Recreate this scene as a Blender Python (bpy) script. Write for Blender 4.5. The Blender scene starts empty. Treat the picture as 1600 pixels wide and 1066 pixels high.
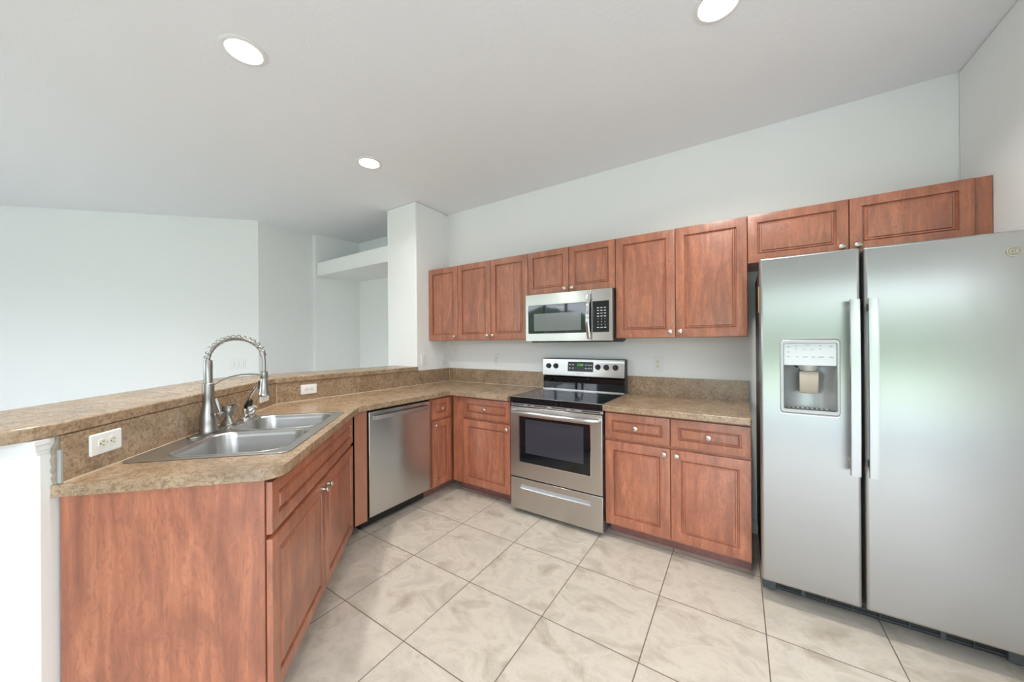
import bpy, bmesh, math, random
from mathutils import Matrix, Vector
random.seed(7)
PI = math.pi
S2 = math.sqrt(2.0)
SC = bpy.context.scene
COL = SC.collection

# ------------------------------------------------------------------ camera
cam_d = bpy.data.cameras.new('camera'); cam_d.sensor_width = 36.0
cam_d.lens = 541.2 / 1600 * 36.0
cam_d.shift_x = -3.05 / 1600; cam_d.shift_y = 2.98 / 1600
cam_d.clip_start = 0.02
cam = bpy.data.objects.new('camera', cam_d); COL.objects.link(cam)
_f = Vector((-0.54374487, 0.83924997, 0.00100562)); _r = Vector((0.83922481, 0.54373718, -0.0071828)); _u = Vector((0.00657496, 0.00306167, 0.9999737))
m = Matrix.Identity(4)
for i in range(3):
    m[i][0] = _r[i]; m[i][1] = _u[i]; m[i][2] = -_f[i]
m.translation = (2.8025, -2.9525, 1.3414)
cam.matrix_world = m
SC.camera = cam

# ------------------------------------------------------------------ world, exposure
SC.view_settings.view_transform = 'Standard'; SC.view_settings.look = 'None'
SC.view_settings.gamma = 1.0; SC.view_settings.exposure = 2.04
SC.view_settings.use_curve_mapping = False
W = bpy.data.worlds.new('sky'); SC.world = W; W.use_nodes = True
nt = W.node_tree; bg = nt.nodes['Background']
tc = nt.nodes.new('ShaderNodeTexCoord'); sep = nt.nodes.new('ShaderNodeSeparateXYZ')
rmp = nt.nodes.new('ShaderNodeValToRGB')
nt.links.new(tc.outputs['Generated'], sep.inputs[0]); nt.links.new(sep.outputs['Z'], rmp.inputs[0])
rmp.color_ramp.elements[0].position = 0.0; rmp.color_ramp.elements[0].color = (0.89, 0.95, 1.04, 1)
rmp.color_ramp.elements[1].position = 0.6; rmp.color_ramp.elements[1].color = (0.66, 0.82, 1.0, 1)
nt.links.new(rmp.outputs[0], bg.inputs[0]); bg.inputs[1].default_value = 2.3
sun_d = bpy.data.lights.new('sun', 'SUN'); sun_d.energy = 1.6; sun_d.angle = 0.03; sun_d.color = (1.0, 0.95, 0.86)
sun = bpy.data.objects.new('sun', sun_d); COL.objects.link(sun); sun.location = (0, 8, 8)
sun.rotation_euler = (math.radians(-38), 0, math.radians(-12))
LAMP_W = 4.2
H = 2.8267
WY, NY = -5.8, -4.5                         # walls with the glass doors behind the camera: living room, breakfast nook
OPEN = [(-2.7, -0.2, 0.02, 2.45, WY), (2.2, 5.6, 0.02, 2.12, NY)]   # x0,x1,z0,z1 of their openings
for (x0, x1, z0, z1, wy) in OPEN:
    ld = bpy.data.lights.new('daylight_portal', 'AREA'); ld.shape = 'RECTANGLE'; ld.size = x1 - x0; ld.size_y = z1 - z0
    ld.cycles.is_portal = True
    lo = bpy.data.objects.new('daylight_portal', ld); COL.objects.link(lo)
    lo.location = ((x0 + x1) / 2, wy - 0.16, (z0 + z1) / 2); lo.rotation_euler = (math.radians(90), 0, 0)

EO = (-3.3, -2.5, 0.02, 2.08)                # y0,y1,z0,z1 of an unseen glass door, added to the nook's side wall for more daylight, at x = 6.2
ld = bpy.data.lights.new('daylight_portal', 'AREA'); ld.shape = 'RECTANGLE'; ld.size = EO[3] - EO[2]; ld.size_y = EO[1] - EO[0]; ld.cycles.is_portal = True
lo = bpy.data.objects.new('daylight_portal', ld); COL.objects.link(lo); lo.location = (6.36, (EO[0] + EO[1]) / 2, (EO[2] + EO[3]) / 2); lo.rotation_euler = (0, math.radians(90), 0)

# ------------------------------------------------------------------ mesh helpers
class MB:
    def __init__(s): s.v = []; s.f = []
    def add(s, vs, fs):
        o = len(s.v); s.v += [tuple(v) for v in vs]; s.f += [tuple(i + o for i in f) for f in fs]; return s
    def box(s, x0, x1, y0, y1, z0, z1):
        vs = [(x, y, z) for z in (z0, z1) for y in (y0, y1) for x in (x0, x1)]
        return s.add(vs, [(0, 2, 3, 1), (4, 5, 7, 6), (0, 1, 5, 4), (2, 6, 7, 3), (0, 4, 6, 2), (1, 3, 7, 5)])
    def prism(s, poly, a0, a1, ax='z'):
        n = len(poly)
        mp = {'z': lambda p, a: (p[0], p[1], a), 'y': lambda p, a: (p[0], a, p[1]), 'x': lambda p, a: (a, p[0], p[1])}[ax]
        vs = [mp(p, a0) for p in poly] + [mp(p, a1) for p in poly]
        return s.add(vs, [tuple(range(n))[::-1], tuple(range(n, 2 * n))] + [(i, (i + 1) % n, n + (i + 1) % n, n + i) for i in range(n)])
    def holed(s, outer, holes, a0, a1, ax='z'):
        """prism with through holes"""
        mp = {'z': lambda p, a: (p[0], p[1], a), 'y': lambda p, a: (p[0], a, p[1]), 'x': lambda p, a: (a, p[0], p[1])}[ax]
        bm = bmesh.new(); loops = []
        for lp in [outer] + holes:
            vs = [bm.verts.new((p[0], p[1], 0)) for p in lp]; loops.append(vs)
            for i in range(len(vs)): bm.edges.new((vs[i], vs[(i + 1) % len(vs)]))
        bmesh.ops.triangle_fill(bm, use_beauty=True, use_dissolve=False, edges=bm.edges[:])
        bm.verts.index_update()
        pts = [(v.co.x, v.co.y) for v in bm.verts]; tris = [tuple(v.index for v in f.verts) for f in bm.faces]
        n = len(pts); vs = [mp(p, a0) for p in pts] + [mp(p, a1) for p in pts]
        fs = [t[::-1] for t in tris] + [tuple(i + n for i in t) for t in tris]
        for lp in loops:
            ids = [v.index for v in lp]
            fs += [(ids[i], ids[(i + 1) % len(ids)], n + ids[(i + 1) % len(ids)], n + ids[i]) for i in range(len(ids))]
        bm.free()
        return s.add(vs, fs)
    def loft(s, loops, cap0=True, cap1=True):
        n = len(loops[0]); vs = [p for l in loops for p in l]; fs = []
        for k in range(len(loops) - 1):
            for i in range(n):
                j = (i + 1) % n; fs.append((k * n + i, k * n + j, (k + 1) * n + j, (k + 1) * n + i))
        if cap0: fs.append(tuple(range(n))[::-1])
        if cap1: fs.append(tuple((len(loops) - 1) * n + i for i in range(n)))
        return s.add(vs, fs)
    def lathe(s, prof, c=(0, 0, 0), axis=(0, 0, 1), seg=24):
        """prof: list of (radius, height along axis)"""
        a = Vector(axis).normalized(); u = a.orthogonal().normalized(); w = a.cross(u); c = Vector(c)
        loops = [[tuple(c + a * h + (u * math.cos(2 * PI * i / seg) + w * math.sin(2 * PI * i / seg)) * max(r, 1e-5)) for i in range(seg)] for r, h in prof]
        return s.loft(loops)
    def tube(s, path, r, seg=10, flat=None):
        """round tube through points; r number or list"""
        P = [Vector(p) for p in path]; n = len(P); loops = []; prev = None
        for k in range(n):
            t = (P[min(k + 1, n - 1)] - P[max(k - 1, 0)]).normalized()
            if prev is None: u = t.orthogonal().normalized()
            else:
                u = prev - t * prev.dot(t)
                u = u.normalized() if u.length > 1e-6 else t.orthogonal().normalized()
            prev = u; w = t.cross(u); rr = r[k] if isinstance(r, (list, tuple)) else r
            loops.append([tuple(P[k] + (u * math.cos(2 * PI * i / seg) + w * math.sin(2 * PI * i / seg)) * rr) for i in range(seg)])
        return s.loft(loops)
    def xf(s, mat):
        s.v = [tuple(mat @ Vector(p)) for p in s.v]; return s
    def shift(s, d): s.v = [(p[0] - d[0], p[1] - d[1], p[2] - d[2]) for p in s.v]; return s

def rrect(x0, x1, y0, y1, r, n=5):
    if not isinstance(r, (list, tuple)): r = [r] * 4       # corners: (x1,y0) (x1,y1) (x0,y1) (x0,y0)
    pts = []
    for (cx, cy, a0, q) in ((x1 - r[0], y0 + r[0], -90, r[0]), (x1 - r[1], y1 - r[1], 0, r[1]), (x0 + r[2], y1 - r[2], 90, r[2]), (x0 + r[3], y0 + r[3], 180, r[3])):
        for i in range(n + 1):
            a = math.radians(a0 + 90 * i / n); pts.append((cx + q * math.cos(a), cy + q * math.sin(a)))
    return pts

def obj(name, mb, mat, parent=None, bevel=0.0, smooth=True, seg=2, label=None):
    me = bpy.data.meshes.new(name); me.from_pydata(mb.v, [], mb.f); me.update()
    bm = bmesh.new(); bm.from_mesh(me); bmesh.ops.recalc_face_normals(bm, faces=bm.faces[:]); bm.to_mesh(me); bm.free()
    me.materials.append(mat)
    o = bpy.data.objects.new(name, me); COL.objects.link(o)
    if smooth:
        me.polygons.foreach_set('use_smooth', [True] * len(me.polygons)); me.set_sharp_from_angle(angle=math.radians(35))
    if bevel:
        b = o.modifiers.new('bevel', 'BEVEL'); b.width = bevel; b.segments = seg; b.limit_method = 'ANGLE'; b.angle_limit = math.radians(40)
        b.harden_normals = False
    if parent: o.parent = parent
    if label: o['label'] = label
    return o

def thing(name, label, cat, loc=(0, 0, 0), rotz=0.0, group=None):
    o = bpy.data.objects.new(name, None); COL.objects.link(o); o.empty_display_size = 0.1
    o.location = loc; o.rotation_euler = (0, 0, rotz); o['label'] = label; o['category'] = cat
    if group: o['group'] = group
    return o
def tag(o, label, cat, group=None):
    o['label'] = label; o['category'] = cat
    if group: o['group'] = group
    return o
def struct(name, mb, mat, parent=None, bevel=0.0, smooth=True):
    o = obj(name, mb, mat, parent, bevel, smooth)
    if not parent: o['kind'] = 'structure'
    return o
def text_part(name, body, size, mat, parent, M, depth=0.0006):
    cu = bpy.data.curves.new('tmp', 'FONT'); cu.body = body; cu.size = size; cu.extrude = depth; cu.align_x = 'CENTER'; cu.align_y = 'CENTER'
    t = bpy.data.objects.new('tmp', cu); COL.objects.link(t)
    dg = bpy.context.evaluated_depsgraph_get(); dg.update()
    me = bpy.data.meshes.new_from_object(t.evaluated_get(dg)); bpy.data.objects.remove(t); bpy.data.curves.remove(cu)
    me.transform(M); me.name = name; me.materials.clear(); me.materials.append(mat)
    o = bpy.data.objects.new(name, me); COL.objects.link(o); o.parent = parent
    return o
FRONT = Matrix.Rotation(PI / 2, 4, 'X')     # text facing -y

# ------------------------------------------------------------------ materials
class NT:
    def __init__(s, name):
        s.m = bpy.data.materials.new(name); s.m.use_nodes = True; s.t = s.m.node_tree; s.b = s.t.nodes['Principled BSDF']
    def n(s, ty, **k):
        x = s.t.nodes.new(ty)
        for a, b in k.items(): setattr(x, a, b)
        return x
    def l(s, a, b): s.t.links.new(a, b)
    def coords(s, scale=(1, 1, 1), rnd=False, rot=(0, 0, 0), loc=(0, 0, 0)):
        t = s.n('ShaderNodeTexCoord'); mp = s.n('ShaderNodeMapping'); mp.inputs['Scale'].default_value = scale; mp.inputs['Rotation'].default_value = rot
        mp.inputs['Location'].default_value = loc
        if rnd:
            oi = s.n('ShaderNodeObjectInfo'); vm = s.n('ShaderNodeVectorMath', operation='SCALE'); vm.inputs[0].default_value = (7.3, 3.1, 5.7)
            s.l(oi.outputs['Random'], vm.inputs['Scale']); ad = s.n('ShaderNodeVectorMath', operation='ADD')
            s.l(t.outputs['Object'], ad.inputs[0]); s.l(vm.outputs[0], ad.inputs[1]); s.l(ad.outputs[0], mp.inputs[0])
        else: s.l(t.outputs['Object'], mp.inputs[0])
        return mp.outputs[0]
    def noise(s, vec, scale, detail=4, rough=0.55, dist=0.0):
        x = s.n('ShaderNodeTexNoise'); x.inputs['Scale'].default_value = scale; x.inputs['Detail'].default_value = detail
        x.inputs['Roughness'].default_value = rough; x.inputs['Distortion'].default_value = dist
        s.l(vec, x.inputs['Vector']); return x.outputs['Fac']
    def ramp(s, fac, stops):
        x = s.n('ShaderNodeValToRGB'); e = x.color_ramp.elements
        e[0].position, e[0].color = stops[0][0], (*stops[0][1], 1); e[1].position, e[1].color = stops[-1][0], (*stops[-1][1], 1)
        for p, c in stops[1:-1]: q = e.new(p); q.color = (*c, 1)
        s.l(fac, x.inputs[0]); return x.outputs['Color']
    def mix(s, fac, a, b, mode='MIX'):
        x = s.n('ShaderNodeMix', data_type='RGBA', blend_type=mode)
        for sock, v in ((x.inputs[0], fac), (x.inputs[6], a), (x.inputs[7], b)):
            if hasattr(v, 'node'): s.l(v, sock)
            elif isinstance(v, tuple): sock.default_value = (*v, 1)
            else: sock.default_value = v
        return x.outputs[2]
    def base(s, c):
        if hasattr(c, 'node'): s.l(c, s.b.inputs['Base Color'])
        else: s.b.inputs['Base Color'].default_value = (*c, 1)
    def p(s, **k):
        for a, v in k.items(): s.b.inputs[a.replace('_', ' ')].default_value = v
        return s
    def bump(s, fac, strength, dist=0.002):
        x = s.n('ShaderNodeBump'); x.inputs['Strength'].default_value = strength; x.inputs['Distance'].default_value = dist
        s.l(fac, x.inputs['Height']); s.l(x.outputs[0], s.b.inputs['Normal'])

def plain(name, c, rough=0.5, metal=0.0, **k):
    a = NT(name); a.base(c); a.p(Roughness=rough, Metallic=metal, **k); return a.m

def paint(name, c, scale=260, strength=0.12):
    a = NT(name); a.base(c); a.p(Roughness=0.7); a.bump(a.noise(a.coords(), scale, 3), strength, 0.0015); return a.m
M_WALL = paint('wall_paint', (0.895, 0.905, 0.900))
def ceiling_mat():
    a = NT('knockdown_ceiling'); a.base((0.885, 0.895, 0.93)); a.p(Roughness=0.85)
    a.bump(a.noise(a.coords(), 60, 6, 0.65), 0.35, 0.004); return a.m
M_CEIL = ceiling_mat()

def wood(name, lo, mid, hi):
    a = NT(name)
    v1 = a.coords((9, 9, 1.3), True); v2 = a.coords((60, 60, 3.0), True); v3 = a.coords((2.6, 2.6, 1.1), True)
    n1 = a.noise(v1, 1.6, 5, 0.6, 1.2); n2 = a.noise(v2, 1.5, 3, 0.6, 0.4); n3 = a.noise(v3, 2.0, 4, 0.6, 2.5)
    c = a.ramp(n1, [(0.28, lo), (0.5, mid), (0.72, hi)])
    c = a.mix(a.ramp(n3, [(0.42, (0, 0, 0)), (0.75, (0.75, 0.75, 0.75))]), c, lo)
    c = a.mix(a.ramp(n2, [(0.45, (0, 0, 0)), (0.8, (0.32, 0.32, 0.32))]), c, (lo[0] * 0.62, lo[1] * 0.55, lo[2] * 0.55))
    n4 = a.noise(a.coords((16, 16, 5.5), True), 1.8, 4, 0.6, 3.2)
    c = a.mix(a.ramp(n4, [(0.50, (0, 0, 0)), (0.66, (0.42, 0.42, 0.42))]), c, (lo[0] * 0.8, lo[1] * 0.75, lo[2] * 0.8))
    a.base(c); a.p(Roughness=0.42, Coat_Weight=0.7, Coat_Roughness=0.30); a.b.inputs['Specular IOR Level'].default_value = 0.7
    a.bump(n2, 0.03, 0.001); return a.m
M_WOOD = wood('cherry_thermofoil', (0.255, 0.080, 0.042), (0.43, 0.145, 0.072), (0.56, 0.21, 0.110))
M_FLATWOOD = wood('cherry_filler', (0.34, 0.13, 0.07), (0.38, 0.155, 0.085), (0.41, 0.17, 0.095))
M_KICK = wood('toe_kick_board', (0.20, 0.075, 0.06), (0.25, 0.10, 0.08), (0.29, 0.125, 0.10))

def laminate(name='laminate_stone'):
    a = NT(name); v = a.coords()
    n1 = a.noise(v, 9, 6, 0.65, 0.6); n2 = a.noise(v, 60, 5, 0.7, 0.3); n3 = a.noise(v, 190, 3, 0.6)
    c = a.ramp(n1, [(0.3, (0.25, 0.16, 0.09)), (0.52, (0.40, 0.275, 0.165)), (0.72, (0.50, 0.37, 0.24))])
    c = a.mix(a.ramp(n2, [(0.40, (0.64, 0.64, 0.64)), (0.56, (0, 0, 0))]), c, (0.15, 0.088, 0.052))
    c = a.mix(a.ramp(n3, [(0.52, (0, 0, 0)), (0.72, (0.45, 0.45, 0.45))]), c, (0.52, 0.42, 0.31))
    a.base(c); a.p(Roughness=0.27); a.b.inputs['Specular IOR Level'].default_value = 0.9; a.bump(n3, 0.03, 0.0008); return a.m
M_LAM = laminate()

def steel(name, c=(0.45, 0.45, 0.445), rough=0.28, aniso=0.88, axis='Z', dirs=(3, 3, 420), turn=0.0):
    a = NT(name); a.base(c); a.p(Metallic=1.0, Roughness=rough, Anisotropic=aniso, Anisotropic_Rotation=turn)
    t = a.n('ShaderNodeTangent', direction_type='RADIAL', axis=axis); a.l(t.outputs[0], a.b.inputs['Tangent'])
    n = a.noise(a.coords(dirs), 1.0, 4, 0.6)
    mr = a.n('ShaderNodeMapRange'); mr.inputs['To Min'].default_value = rough * 0.95; mr.inputs['To Max'].default_value = rough * 1.06
    a.l(n, mr.inputs[0]); a.l(mr.outputs[0], a.b.inputs['Roughness'])
    return a.m
M_STEEL = steel('brushed_stainless')
M_BAR = steel('bright_handle_steel', (0.52, 0.52, 0.52), 0.3, 0.5)
M_STEELV = steel('brushed_stainless_appliance', (0.57, 0.56, 0.54), rough=0.26, turn=0.25)
M_SINK = steel('satin_sink_steel', (0.51, 0.505, 0.49), 0.31, 0.0, dirs=(40, 40, 40))
M_NICKEL = plain('brushed_nickel', (0.37, 0.36, 0.34), 0.30, 1.0)
M_CHROME = plain('polished_chrome', (0.75, 0.75, 0.75), 0.08, 1.0)
M_KNOB = plain('satin_nickel_knob', (0.62, 0.58, 0.52), 0.25, 1.0)
M_BLACK = plain('black_plastic', (0.012, 0.012, 0.013), 0.4)
M_DARK = plain('dark_grey_plastic', (0.05, 0.055, 0.06), 0.45)
M_GLASS = plain('black_glass', (0.006, 0.008, 0.010), 0.04)
M_OVENGLASS = plain('smoked_oven_glass', (0.045, 0.045, 0.060), 0.09)
M_MWGLASS = plain('screened_microwave_glass', (0.16, 0.17, 0.17), 0.12)
M_RING = plain('burner_marking', (0.12, 0.14, 0.14), 0.15)
M_WHITE = plain('white_plastic', (0.86, 0.865, 0.85), 0.35)
M_IVORY = plain('ivory_receptacle', (0.82, 0.80, 0.70), 0.35)
M_TRIMW = plain('white_trim_paint', (0.84, 0.85, 0.85), 0.45)
M_MARK = plain('pale_print', (0.70, 0.72, 0.72), 0.5)
M_GREYMARK = plain('grey_print', (0.30, 0.32, 0.34), 0.5)
M_CAULK = plain('cream_caulk', (0.66, 0.57, 0.44), 0.5)
M_SLOT = plain('slot_shadow', (0.02, 0.018, 0.015), 0.7)
M_RAW = paint('torn_drywall_edge', (0.33, 0.29, 0.23), 90, 0.8)
M_BEAD = plain('galvanised_bead', (0.55, 0.57, 0.56), 0.45, 0.6)
M_PANEL = plain('silver_control_panel', (0.60, 0.62, 0.635), 0.4, 0.25)
M_NOZZLE = plain('beige_paddle', (0.425, 0.37, 0.30), 0.4)
M_TAG = plain('energy_tag', (0.62, 0.40, 0.16), 0.6)
def lit(name, c, st):
    a = NT(name); a.base((0, 0, 0)); a.b.inputs['Emission Color'].default_value = (*c, 1); a.b.inputs['Emission Strength'].default_value = st; return a.m
M_LENS = lit('lit_lens', (1.0, 0.93, 0.80), 6.0)
M_LED = lit('green_clock_digits', (0.25, 0.9, 0.15), 0.22)

def tile_mat():
    a = NT('travertine_tile')
    TS = 0.45845
    v = a.coords((1, 1, 1), loc=(-0.60855, 0.99834, 0))
    br = a.n('ShaderNodeTexBrick', offset=0.0, squash=1.0); a.l(v, br.inputs['Vector'])
    br.inputs['Scale'].default_value = 1.0; br.inputs['Mortar Size'].default_value = 0.0026; br.inputs['Mortar Smooth'].default_value = 0.1
    br.inputs['Brick Width'].default_value = TS; br.inputs['Row Height'].default_value = TS
    br.inputs['Color1'].default_value = (0.45, 0.45, 0.45, 1); br.inputs['Color2'].default_value = (0.55, 0.55, 0.55, 1); br.inputs['Mortar'].default_value = (0, 0, 0, 1)
    # veining differs from tile to tile: offset by the tile's own tone
    sc = a.n('ShaderNodeVectorMath', operation='SCALE'); a.l(br.outputs['Color'], sc.inputs[0]); sc.inputs['Scale'].default_value = 23.0
    ad = a.n('ShaderNodeVectorMath', operation='ADD'); a.l(v, ad.inputs[0]); a.l(sc.outputs[0], ad.inputs[1])
    mp = a.n('ShaderNodeMapping'); mp.inputs['Scale'].default_value = (1.0, 1.35, 1); mp.inputs['Rotation'].default_value = (0, 0, 0.5); a.l(ad.outputs[0], mp.inputs[0])
    n1 = a.noise(mp.outputs[0], 4.5, 6, 0.62, 0.6); n2 = a.noise(mp.outputs[0], 14, 8, 0.75, 0.5); n3 = a.noise(mp.outputs[0], 70, 4, 0.6)
    c = a.ramp(n1, [(0.3, (0.37, 0.315, 0.245)), (0.5, (0.58, 0.52, 0.44)), (0.7, (0.455, 0.41, 0.345))])
    c = a.mix(a.ramp(n2, [(0.53, (0, 0, 0)), (0.74, (0.42, 0.42, 0.42))]), c, (0.36, 0.285, 0.20))
    c = a.mix(a.ramp(n3, [(0.60, (0, 0, 0)), (0.8, (0.3, 0.3, 0.3))]), c, (0.34, 0.275, 0.20))
    c = a.mix(br.outputs['Fac'], c, (0.17, 0.135, 0.10))
    a.base(c); a.p(Roughness=0.38)
    iv = a.n('ShaderNodeMath', operation='SUBTRACT'); iv.inputs[0].default_value = 1.0; a.l(br.outputs['Fac'], iv.inputs[1]); a.bump(iv.outputs[0], 0.5, 0.0015)
    return a.m
M_TILE = tile_mat()
def lawn_mat():
    a = NT('lawn_grass'); n = a.noise(a.coords(), 1.5, 6, 0.7)
    a.base(a.ramp(n, [(0.3, (0.25, 0.27, 0.19)), (0.7, (0.36, 0.40, 0.27))])); a.p(Roughness=0.9); return a.m
def hedge_mat():
    a = NT('hedge_leaves'); n = a.noise(a.coords(), 5, 6, 0.75)
    a.base(a.ramp(n, [(0.35, (0.06, 0.085, 0.055)), (0.7, (0.20, 0.25, 0.16))])); a.p(Roughness=0.8); return a.m
M_LAWN = lawn_mat(); M_HEDGE = hedge_mat()
M_PATIO = plain('patio_concrete', (0.30, 0.295, 0.28), 0.8)

# ------------------------------------------------------------------ the room
XR = 3.835
PY = -0.487
struct('floor', MB().prism([(-6.5, WY), (1.7, WY), (1.7, NY), (6.5, NY), (6.5, 0.35), (-6.5, 0.35)], -0.06, 0.0), M_TILE, smooth=False)
struct('ceiling', MB().prism([(-6.5, WY - 0.12), (1.72, WY - 0.12), (1.72, NY - 0.12), (6.5, NY - 0.12), (6.5, 0.6), (-6.5, 0.6)], H, H + 0.1), M_CEIL, smooth=False)
struct('wall_back', MB().box(0.0, 4.0, 0.0, 0.12, 0, H), M_WALL, smooth=False)
struct('wall_pillar', MB().box(-0.466, 0.0, PY, 0.22, 0, H), M_WALL, bevel=0.012)
struct('wall_right', MB().box(XR, XR + 0.12, -1.5, 0.0, 0, H), M_WALL, bevel=0.01)
nk = MB().box(XR + 0.12, 6.32, -1.5, -1.38, 0, H).box(6.2, 6.32, EO[1], -1.5, 0, H).box(6.2, 6.32, NY, EO[0], 0, H).box(6.2, 6.32, EO[0], EO[1], EO[3], H)
struct('wall_nook', nk, M_WALL, smooth=False)
nf = MB().box(6.24, 6.30, EO[0], EO[1], EO[3] - 0.06, EO[3]).box(6.24, 6.30, EO[0], EO[1], 0.02, 0.08)
for i in range(4):
    yy = EO[0] + 0.03 + (EO[1] - EO[0] - 0.06) * i / 3; nf.box(6.24, 6.30, yy - 0.03, yy + 0.03, 0.02, EO[3])
struct('window_3', nf, M_TRIMW, smooth=False)  # frame of the unseen side door, added with its opening to bring in light
C1 = (-2.0, -1.14)
struct('wall_hall', MB().prism([C1, (-2.045, PY), (-1.968, PY), (-1.885, 0.10), (-1.885, 0.2), (-2.5, 0.2), (-2.5, -1.14)], 0, H), M_WALL, smooth=False)
struct('wall_left', MB().prism([C1, (-4.66, -3.80), (-4.66, -3.6), (-2.2, -1.14)], 0, H), M_WALL, smooth=False)
struct('wall_far_left', MB().box(-4.78, -4.66, WY, -3.62, 0, H), M_WALL, smooth=False)
struct('wall_niche', MB().box(-1.9, -0.46, 0.10, 0.22, 0, H), M_WALL, smooth=False)
struct('wall_soffit', MB().box(-1.93, -0.46, PY + 0.002, 0.105, 2.262, 2.436), M_WALL, smooth=False)
# half wall under the bar: along x=0 then turning 45 degrees
T_BACK = -1.274
def d2(s, t): return ((s + t) / S2, (t - s) / S2)       # along / across the diagonal run -> x, y
HW = 0.135
def xline(x, t): return (x, t * S2 - x)
pony = [(0.0, PY), xline(0.0, T_BACK), d2(2.769, T_BACK), d2(2.769, T_BACK - HW), xline(-HW, T_BACK - HW), (-HW, PY)]
struct('wall_half', MB().prism(pony, 0, 1.0635), M_WALL, bevel=0.006)
# glass-door wall behind the camera
w = MB()
for (xa, xb, (x0, x1, z0, z1, wy)) in ((-4.78, 1.72, OPEN[0]), (1.60, 6.32, OPEN[1])):
    w.box(xa, x0, wy - 0.12, wy, 0, H).box(x1, xb, wy - 0.12, wy, 0, H).box(x0, x1, wy - 0.12, wy, z1, H)
w.box(1.60, 1.72, WY, NY, 0, H)
struct('wall_rear', w, M_WALL, smooth=False)
for k, (x0, x1, z0, z1, wy) in enumerate(OPEN):
    f = MB(); n = 4
    for i in range(n + 1):
        xx = x0 + 0.03 + (x1 - x0 - 0.06) * i / n; f.box(xx - 0.03, xx + 0.03, wy - 0.10, wy - 0.04, z0, z1)
    f.box(x0, x1, wy - 0.10, wy - 0.04, z1 - 0.06, z1); f.box(x0, x1, wy - 0.10, wy - 0.04, z0, z0 + 0.06)
    struct('window_%d' % (k + 1), f, M_TRIMW, smooth=False)
struct('ground_outside', MB().prism([(-40, -45), (40, -45), (40, 5), (6.4, 5), (6.4, NY - 0.12), (1.72, NY - 0.12), (1.72, WY - 0.12), (-40, WY - 0.12)], -0.25, -0.1), M_LAWN, smooth=False)
struct('ground_patio', MB().box(-6, 1.7, WY - 2.6, WY - 0.12, -0.1, -0.03).box(1.7, 7, WY - 2.6, NY - 0.12, -0.1, -0.03), M_PATIO, smooth=False)
hb = bmesh.new()
rnd = random.Random(3)
for k in range(46):
    c = Vector((-34 + 68 * k / 45 + rnd.uniform(-.5, .5), -27 + rnd.uniform(-2, 2), 0)); r = rnd.uniform(1.9, 3.5)
    g = bmesh.ops.create_icosphere(hb, subdivisions=2, radius=r)
    for v in g['verts']:
        v.co = v.co * rnd.uniform(0.88, 1.1); v.co.z *= 1.05; v.co += c + Vector((0, 0, r * 0.55))
hm = bpy.data.meshes.new('tree_line'); hb.to_mesh(hm); hb.free(); hm.materials.append(M_HEDGE)
ho = bpy.data.objects.new('tree_line', hm); COL.objects.link(ho); ho['kind'] = 'stuff'; ho['label'] = 'green trees beyond the lawn outside the glass doors'; ho['category'] = 'trees'

# small trims
cap = MB()
def seg_box(mb, s0, s1, t0, t1, z0, z1):
    mb.prism([d2(s0, t0), d2(s1, t0), d2(s1, t1), d2(s0, t1)], z0, z1); return mb
for (o, z0, z1) in ((0.006, 1.018, 1.030), (0.012, 1.030, 1.048), (0.018, 1.048, 1.0635)):
    seg_box(cap, 2.769, 2.769 + o, T_BACK - HW - o, T_BACK + 0.002, z0, z1)
    seg_box(cap, 2.742, 2.769 + o, T_BACK, T_BACK + o * 0.4, z0, z1)
struct('trim_1', cap, M_TRIMW, bevel=0.002)
bb = MB().box(2.862, XR, -0.014, 0.0, 0, 0.075).box(2.862, XR, -0.010, 0, 0.075, 0.09).box(2.862, XR, -0.006, 0, 0.09, 0.098)
struct('baseboard_back', bb, M_TRIMW, bevel=0.002)

# ------------------------------------------------------------------ cabinets
def knob(parent, x, y, z, name='knob'):
    mb = MB().lathe([(0.0, 0.0), (0.008, 0.0), (0.0065, 0.004), (0.0055, 0.011), (0.0135, 0.0165), (0.0160, 0.020), (0.0155, 0.0235), (0.010, 0.0275), (0.0, 0.0285)], (x, y, z), (0, -1, 0), 20)
    return obj(name, mb, M_KNOB, parent)
def front(name, x0, x1, z0, z1, yb, parent, t=0.019, inset=0.054, band=0.026, mat=None):
    """routed slab front; yb is the plane it is fixed on, it faces -y"""
    yf = yb - t
    def ring(d, y): return [(x0 + d, y, z0 + d), (x1 - d, y, z0 + d), (x1 - d, y, z1 - d), (x0 + d, y, z1 - d)]
    i = inset; b = band; dp = 0.012
    loops = [ring(0, yb), ring(0, yf + 0.004), ring(0.0015, yf + 0.001), ring(0.005, yf), ring(i, yf), ring(i + 0.003, yf + dp), ring(i + 0.008, yf + dp),
             ring(i + 0.012, yf + dp * 0.55), ring(i + b - 0.006, yf + dp * 0.5), ring(i + b - 0.003, yf + 0.0012), ring(i + b, yf + 0.0006)]
    mb = MB().loft(loops)
    return obj(name, mb, mat or M_WOOD, parent)

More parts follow.
